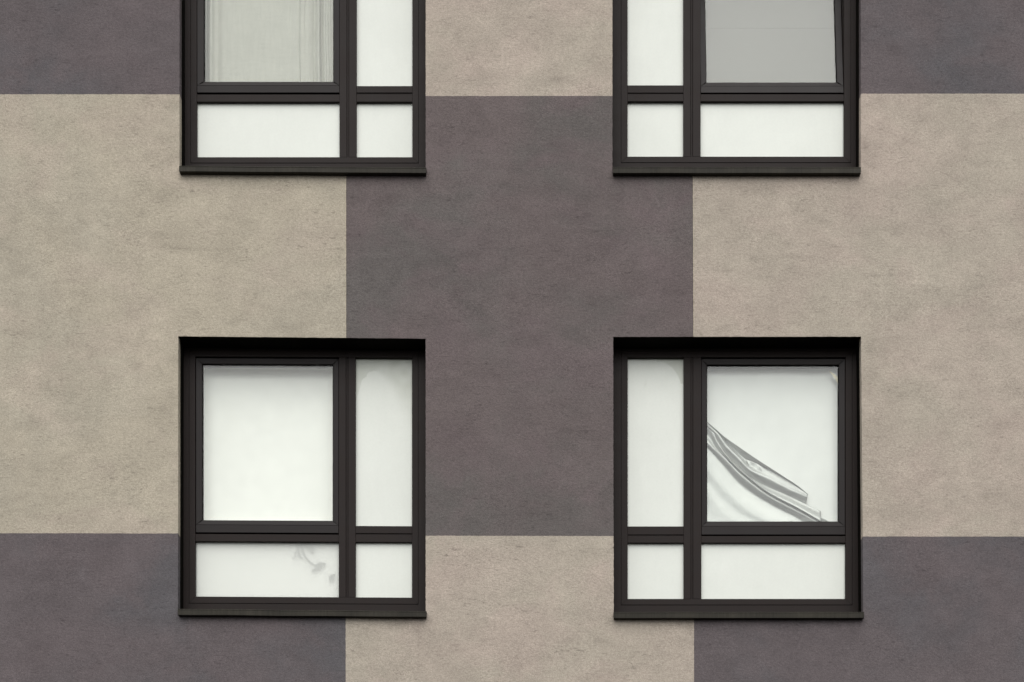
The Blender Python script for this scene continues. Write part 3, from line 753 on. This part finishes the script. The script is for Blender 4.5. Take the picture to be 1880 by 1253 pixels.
# ------------------------------------------------------------------ blinds behind the clear panes
def blind(name, glass, depth, mat, label, cat, k=0, group=None, rail_h=4.6):
    e = empty(name, W((glass[0] + glass[2]) / 2, glass[3], depth))
    bpy.context.view_layer.update()
    g0 = rect(*glass, k, ref=F + 0.02)
    q = inset(g0, -0.012)
    # gently bellied fabric sheet
    vs, fs = [], []
    n = 24
    for b_ in range(n + 1):
        for a_ in range(n + 1):
            a = a_ / n; b = b_ / n
            x = q[0][0] * (1 - a) + q[1][0] * a
            z = q[0][1] * (1 - b) + q[3][1] * b
            d = depth + 0.004 * noise.noise(Vector((a * 3, b * 2, depth * 9 + glass[0])))
            vs.append((x, d, z))
    for r_ in range(n):
        for c in range(n):
            i = r_ * (n + 1) + c
            fs.append((i, i + n + 1, i + n + 2, i + 1))
    m_ = MB().add(vs, fs)
    m_.quad_box(inset(q, 0.0), depth + 0.010, depth + 0.014, bev=0)
    o = m_.build('fabric', mat, None, True); keep_child(o, e)
    # white surround added to bounce light onto the fabric, from sash to blind
    r0 = inset(g0, -0.002)
    gd = MB().loft([(r0, 0.1845), (inset(q, 0.001), 0.206), (inset(q, 0.001), depth + 0.012)]) 
    if gd.v:
        gd.v = [(x, y, z) for (x, y, z) in gd.v]
        o = gd.build('bounce_surround', M['board'], None); keep_child(o, e)
    # head rail just under the top of the glass
    zt = g0[0][1]
    r_ = MB()
    f2 = (D + 0.178) / (D + 0.150)
    r_.quad_box([(q[0][0], zt + 0.03), (q[1][0], zt + 0.03), (q[1][0], zt - 0.002), (q[0][0], zt - 0.002)], 0.186, 0.198)
    o = r_.build('head_rail', M['rail'], None); keep_child(o, e)
    tag(e, label, cat, group)
    return e
blind('roller_blind', (370.8, 667.2, 611, 954.5), 0.258, M['board'], 'plain white blind drawn fully down behind the clear sash of the lower left window', 'blind', 2.0)
br = blind('roller_blind', (1298, 669, 1540.4, 957), 0.230, M['board_r'], 'off white blind behind the silver film in the lower right window', 'blind')
# small yellowed film corner at upper right of that blind
tp = MB()
T = lambda x, y, d: W(x, y, d)
tp.add([T(1522, 681, .1885), T(1530, 686, .187), T(1539.5, 693, .1865), T(1539.5, 708, .188), T(1534.5, 698, .1875), T(1528, 689, .188),
        T(1522, 681, .191), T(1530, 686, .1895), T(1539.5, 693, .189), T(1539.5, 708, .1905), T(1534.5, 698, .19), T(1528, 689, .1905)],
       [(0, 1, 5), (1, 4, 5), (1, 2, 4), (2, 3, 4), (6, 11, 7), (7, 11, 10), (7, 10, 8), (8, 10, 9)])
o = tp.build('folded_corner', M['tape'], None); keep_child(o, br); tag(o, 'yellowed triangular corner')

# grey blind fixed behind the tilted sash
TI = math.radians(8.6)
e = empty('roller_blind', W(1417, 149, 0.25)); bpy.context.view_layer.update()
q = inset(rect(1297.2, -147, 1537.6, 147.5, 0, F), -0.012)
zh = rect(1286.8, 0, 1549, 170.4, 0)[3][1]
m_ = MB(); zs = W(0, 27.5, F)[2]
m_.quad_box([(q[0][0], q[0][1]), (q[1][0], q[1][1]), (q[1][0], zs + 0.0004), (q[0][0], zs + 0.0004)], 0.190, 0.194, bev=0.0005)
m_.quad_box([(q[0][0], zs - 0.0002), (q[1][0], zs - 0.0002), (q[2][0], q[2][1]), (q[3][0], q[3][1])], 0.190, 0.194, bev=0.0005)
0 and m_.quad_box([(q[0][0], zs + 0.004), (q[1][0], zs + 0.004), (q[1][0], zs - 0.004), (q[0][0], zs - 0.004)], 0.1945, 0.197, bev=0)
m_.v = [(x, 0.151 + (y - 0.151) * math.cos(TI) + (z - zh) * math.sin(TI), zh + (z - zh) * math.cos(TI) - (y - 0.151) * math.sin(TI)) for (x, y, z) in m_.v]
o = m_.build('fabric', M['grey_blind'], None); keep_child(o, e)
tag(e, 'flat grey blind behind the inward tilted sash of the upper right window', 'blind')

# ------------------------------------------------------------------ curtain in the upper left window
cu = MB()
x0, x1 = 366.0, 622.0
n = 260
prof = []
def bumpf(x, c, w, h): return h * math.exp(-((x - c) / w) ** 2)
for a_ in range(n + 1):
    x = x0 + (x1 - x0) * a_ / n
    d = 0.0
    d += bumpf(x, 387, 4.5, -0.030) + bumpf(x, 379, 4, 0.012) + bumpf(x, 412, 9, -0.022) + bumpf(x, 400, 5, 0.014)
    d += bumpf(x, 438, 14, -0.010) + bumpf(x, 470, 16, -0.012) + bumpf(x, 505, 18, -0.008) + bumpf(x, 535, 10, -0.012)
    d += sstep(549, 552.5, x) * 0.020 + bumpf(x, 556, 5, -0.006) + bumpf(x, 566, 7, -0.022)
    d += bumpf(x, 578, 3.0, 0.014) + bumpf(x, 586, 3.6, -0.034) + bumpf(x, 592, 2.4, 0.016) + bumpf(x, 598, 2.3, -0.016)
    d += bumpf(x, 603, 2, -0.012) + bumpf(x, 608, 1.8, -0.014) + bumpf(x, 613, 2.4, -0.022)
    prof.append((x, d))
rows = 50
vs, fs = [], []
for b_ in range(rows + 1):
    y = -165 + (165 + 158) * b_ / rows
    for (x, d) in prof:
        drift = 1.6 * noise.noise(Vector((x * .02, y * .008, 1))) + (0 if x < 560 else (150 - y) * -0.012)
        sc_ = 1 + 0.25 * noise.noise(Vector((x * .03, y * .01, 6)))
        p = W(x + drift, y, 0.235 + 0.75 * d * sc_ + 0.0015 * noise.noise(Vector((x * .07, y * .02, 2))))
        vs.append(p)
for r_ in range(rows):
    for c in range(n):
        i = r_ * (n + 1) + c
        fs.append((i, i + n + 1, i + n + 2, i + 1))
cu.add(vs, fs)
cur = cu.build('curtain', M['curtain'], None, True)
sm = cur.modifiers.new('thickness', 'SOLIDIFY'); sm.thickness = 0.002; sm.offset = 1
tag(cur, 'pale thin curtain with soft vertical folds hanging in the upper left window', 'curtain')

# ------------------------------------------------------------------ silver film sagging in the lower right window
K = 3.797
def cp(x, y): return (1280 + x / K, 650 + y / K)
def catmull(pts, n):
    out = []
    P_ = [tuple(2 * a - b for a, b in zip(pts[0], pts[1]))] + list(pts) + [tuple(2 * a - b for a, b in zip(pts[-1], pts[-2]))]
    segs = len(pts) - 1
    for i in range(n + 1):
        u = i / n * segs
        s_ = min(int(u), segs - 1); t = u - s_
        p0, p1, p2, p3 = P_[s_:s_ + 4]
        out.append(tuple(0.5 * (2 * b + (c - a) * t + (2 * a - 5 * b + 4 * c - d_) * t * t + (-a + 3 * b - 3 * c + d_) * t ** 3)
                         for a, b, c, d_ in zip(p0, p1, p2, p3)))
    return out
def strip(mb, curves, n=130, m=9, crinkle=1.0, hs=1.0):
    cs = [catmull(c[0], n) for c in curves]
    rows_ = []
    for k_ in range(len(cs) - 1):
        ease = curves[k_][1]
        for j in range(m if k_ < len(cs) - 2 else m + 1):
            t = j / m
            th = t if ease == 'lin' else (t * t * (3 - 2 * t) if ease == 'soft' else (t ** 0.5 if ease == 'fast' else t ** 2))
            row = []
            for p, q_ in zip(cs[k_], cs[k_ + 1]):
                x = p[0] + (q_[0] - p[0]) * t; y = p[1] + (q_[1] - p[1]) * t
                h = p[2] + (q_[2] - p[2]) * th
                px, py = cp(x, y)
                h *= hs
                h += crinkle * (0.0016 * noise.noise(Vector((px * .06, py * .10, 3))) + 0.0009 * noise.noise(Vector((px * .2, py * .16, 8))))
                row.append(W(px, py, 0.222 - h))
            rows_.append(row)
    vs = [p for r_ in rows_ for p in r_]
    w = n + 1
    fs = [(r_ * w + c, (r_ + 1) * w + c, (r_ + 1) * w + c + 1, r_ * w + c + 1) for r_ in range(len(rows_) - 1) for c in range(n)]
    mb.add(vs, fs)
fo = MB()
c0 = [(50, 458, .012), (75, 478, .016), (140, 533, .020), (190, 578, .026), (310, 662, .030), (430, 743, .030), (600, 853, .026), (700, 918, .020), (776, 980, .012)]
c1 = [(50, 462, .012), (75, 484, .012), (138, 545, .008), (196, 598, .006), (255, 660, .004), (345, 738, .004), (520, 818, .010), (660, 905, .010), (772, 982, .010)]
c2 = [(50, 478, .014), (75, 500, .020), (145, 556, .026), (205, 640, .028), (290, 725, .030), (378, 812, .030), (500, 868, .026), (630, 935, .024), (768, 995, .018)]
c3 = [(50, 505, .006), (75, 535, .006), (122, 610, .004), (180, 700, .002), (255, 775, .002), (345, 850, .004), (480, 925, .004), (620, 988, .004), (758, 1044, .004)]
strip(fo, [(c0, 'lin'), (c1, 'slow'), (c2, 'soft'), (c3, 'lin')], crinkle=.9, hs=1.1)
# small crumple on the upper fold
cr0 = [(340, 735, .022), (385, 752, .030), (430, 772, .034), (470, 800, .030), (520, 830, .024)]
cr1 = [(352, 758, .030), (392, 790, .024), (428, 782, .038), (462, 822, .034), (505, 850, .028)]
cr2 = [(372, 800, .031), (398, 812, .033), (440, 822, .030), (478, 856, .033), (500, 866, .027)]
strip(fo, [(cr0, 'lin'), (cr1, 'lin'), (cr2, 'lin')], n=40, m=6, hs=.5)
d0 = [(50, 500, .004), (80, 515, .006), (128, 590, .006), (190, 690, .004), (270, 775, .004), (360, 855, .006), (480, 922, .006), (640, 992, .006), (862, 1098, .006)]
d1 = [(50, 505, .014), (100, 520, .020), (150, 630, .024), (215, 722, .026), (305, 815, .028), (455, 935, .028), (560, 1000, .030), (700, 1072, .034), (864, 1166, .036)]
d2 = [(50, 560, .006), (75, 575, .008), (130, 660, .006), (205, 738, .004), (298, 826, .004), (445, 947, .004), (552, 1012, .006), (695, 1084, .008), (855, 1172, .010)]
d3 = [(50, 602, .018), (75, 622, .022), (135, 678, .024), (205, 740, .024), (292, 830, .024), (438, 950, .022), (545, 1018, .022), (690, 1092, .022), (848, 1178, .020)]
d4 = [(50, 640, .012), (75, 665, .010), (140, 735, .006), (220, 830, .001), (300, 915, -.003), (420, 1000, -.004), (560, 1080, -.003), (680, 1140, 0), (780, 1200, 0)]
d5 = [(50, 760, 0.0126), (75, 790, 0.0126), (120, 860, 0.0126), (200, 950, 0.0115), (280, 1030, 0.0110), (370, 1100, 0.0104), (460, 1150, 0.0099), (560, 1190, 0.0093), (680, 1225, 0.0082)]
d6 = [(50, 880, 0.0071), (75, 900, 0.0071), (110, 940, 0.0071), (170, 1010, 0.0066), (230, 1070, 0.0066), (300, 1120, 0.0066), (370, 1160, 0.0066), (440, 1200, 0.0066), (520, 1235, 0.0066)]
d7 = [(50, 930, 0.0115), (75, 955, 0.0115), (100, 1000, 0.0115), (140, 1060, 0.0110), (190, 1120, 0.0104), (240, 1160, 0.0099), (290, 1190, 0.0093), (340, 1215, 0.0093), (400, 1240, 0.0093)]
d8 = [(50, 1060, 0.0076), (65, 1080, 0.0076), (80, 1100, 0.0076), (100, 1130, 0.0076), (120, 1160, 0.0076), (140, 1180, 0.0076), (160, 1200, 0.0076), (180, 1220, 0.0076), (200, 1240, 0.0076)]
d9 = [(50, 1150, 0.0104), (55, 1160, 0.0104), (60, 1170, 0.0104), (65, 1180, 0.0104), (70, 1190, 0.0104), (75, 1200, 0.0104), (80, 1210, 0.0104), (85, 1220, 0.0104), (90, 1240, 0.0104)]
strip(fo, [(d0, 'soft'), (d1, 'soft'), (d2, 'soft'), (d3, 'soft'), (d4, 'soft'), (d5, 'soft'), (d6, 'soft'), (d7, 'soft'), (d8, 'soft'), (d9, 'lin')], m=12, crinkle=.3, hs=.98)
# dark underside tongue at lower right
e0 = [(845, 1128, .004), (870, 1142, .006), (890, 1152, .008), (912, 1166, .008)]
e1 = [(845, 1165, -.004), (865, 1172, -.004), (885, 1176, -.004), (910, 1180, -.002)]
strip(fo, [(e0, 'lin'), (e1, 'lin')], n=12, m=4)
foil = fo.build('fallen_film', M['foil'], None, True)
sm = foil.modifiers.new('thickness', 'SOLIDIFY'); sm.thickness = 0.0006; sm.offset = 1
tag(foil, 'crumpled silver grey film sagging diagonally behind the glass of the lower right window', 'film')

# ------------------------------------------------------------------ plant pressed behind the low frosted pane
BK = 3.837
def bp(x, y): return (310 + x / BK, 880 + y / BK)
pl = MB()
PD = F + 0.024 + 0.008 + 0.004
def ribbon(mb, pts, w0, w1):
    c = catmull([(p[0], p[1]) for p in pts], 24)
    vs, fs = [], []
    for i, (x, y) in enumerate(c):
        a = c[max(i - 1, 0)]; b_ = c[min(i + 1, len(c) - 1)]
        dx, dy = b_[0] - a[0], b_[1] - a[1]; L_ = math.hypot(dx, dy) or 1
        w = (w0 + (w1 - w0) * i / (len(c) - 1)) / 2
        n_ = (-dy / L_ * w, dx / L_ * w)
        for sg_, dd in ((1, 0.0012), (0, 0), (-1, 0.0012), (0, 0.0024)):
            px, py = bp(x + n_[0] * sg_, y + n_[1] * sg_)
            vs.append(W(px, py, PD + dd))
    for i in range(len(c) - 1):
        for q in range(4):
            r_ = (q + 1) % 4
            fs.append((4 * i + q, 4 * i + r_, 4 * i + 4 + r_, 4 * i + 4 + q))
    mb.add(vs, fs)
def leaf(mb, cx, cy, L_, w, ang):
    ca, sa_ = math.cos(ang), math.sin(ang)
    n_ = 22; vs = []
    for s_ in (0, 1):
        for i in range(n_):
            t = 2 * math.pi * i / n_
            u = math.cos(t) * L_ / 2; v_ = math.sin(t) * w / 2 * (1 - 0.35 * math.cos(t)) + 0.12 * w * math.cos(2 * t)
            px, py = bp(cx + u * ca - v_ * sa_, cy + u * sa_ + v_ * ca)
            vs.append(W(px, py, PD + 0.0002 + s_ * 0.0015))
    mb.add(vs, [tuple(range(n_)), tuple(range(n_, 2 * n_))] + [(i, (i + 1) % n_, n_ + (i + 1) % n_, n_ + i) for i in range(n_)])
st = MB()
ribbon(st, [(930, 440), (938, 490), (955, 535), (985, 578), (1025, 606), (1062, 614)], 10, 15)
ribbon(st, [(905, 440), (910, 475), (914, 515), (928, 552)], 22, 8)
ribbon(st, [(912, 500), (897, 512), (888, 530), (890, 548), (878, 558), (866, 552)], 9, 6)
ribbon(st, [(916, 520), (908, 540), (914, 552)], 7, 5)
ribbon(st, [(948, 440), (962, 468), (985, 488), (1000, 500), (1012, 520)], 24, 9)
ribbon(st, [(975, 440), (988, 462), (1012, 478), (1020, 500), (1008, 512)], 14, 6)
leaves = []
for a in ((1068, 612, 84, 44, -0.5), (1030, 642, 50, 20, -0.2), (1152, 692, 60, 36, -1.05), (936, 556, 20, 15, 0.3), (1014, 520, 20, 12, 0.2), (965, 470, 40, 18, 0.9)):
    lf = MB(); leaf(lf, *a); leaves.append(lf)
pe = empty('trailing_plant', W(550, 1000, PD)); bpy.context.view_layer.update()
o = st.build('stem', M['leaf']); keep_child(o, pe)
for lf in leaves:
    o = lf.build('leaf', M['leaf']); keep_child(o, pe)
tag(pe, 'faint trailing plant pressed behind the low frosted pane of the lower left window', 'plant')
# unseen white card added behind that pane to bounce light back through
bk = MB().quad_box(rect(352, 991, 630, 1104, 2.0, ref=F + 0.05), F + 0.052, F + 0.056, bev=0).build('bounce_card', M['card'], bld)

scene.render.resolution_x = 1024
scene.render.resolution_y = 682
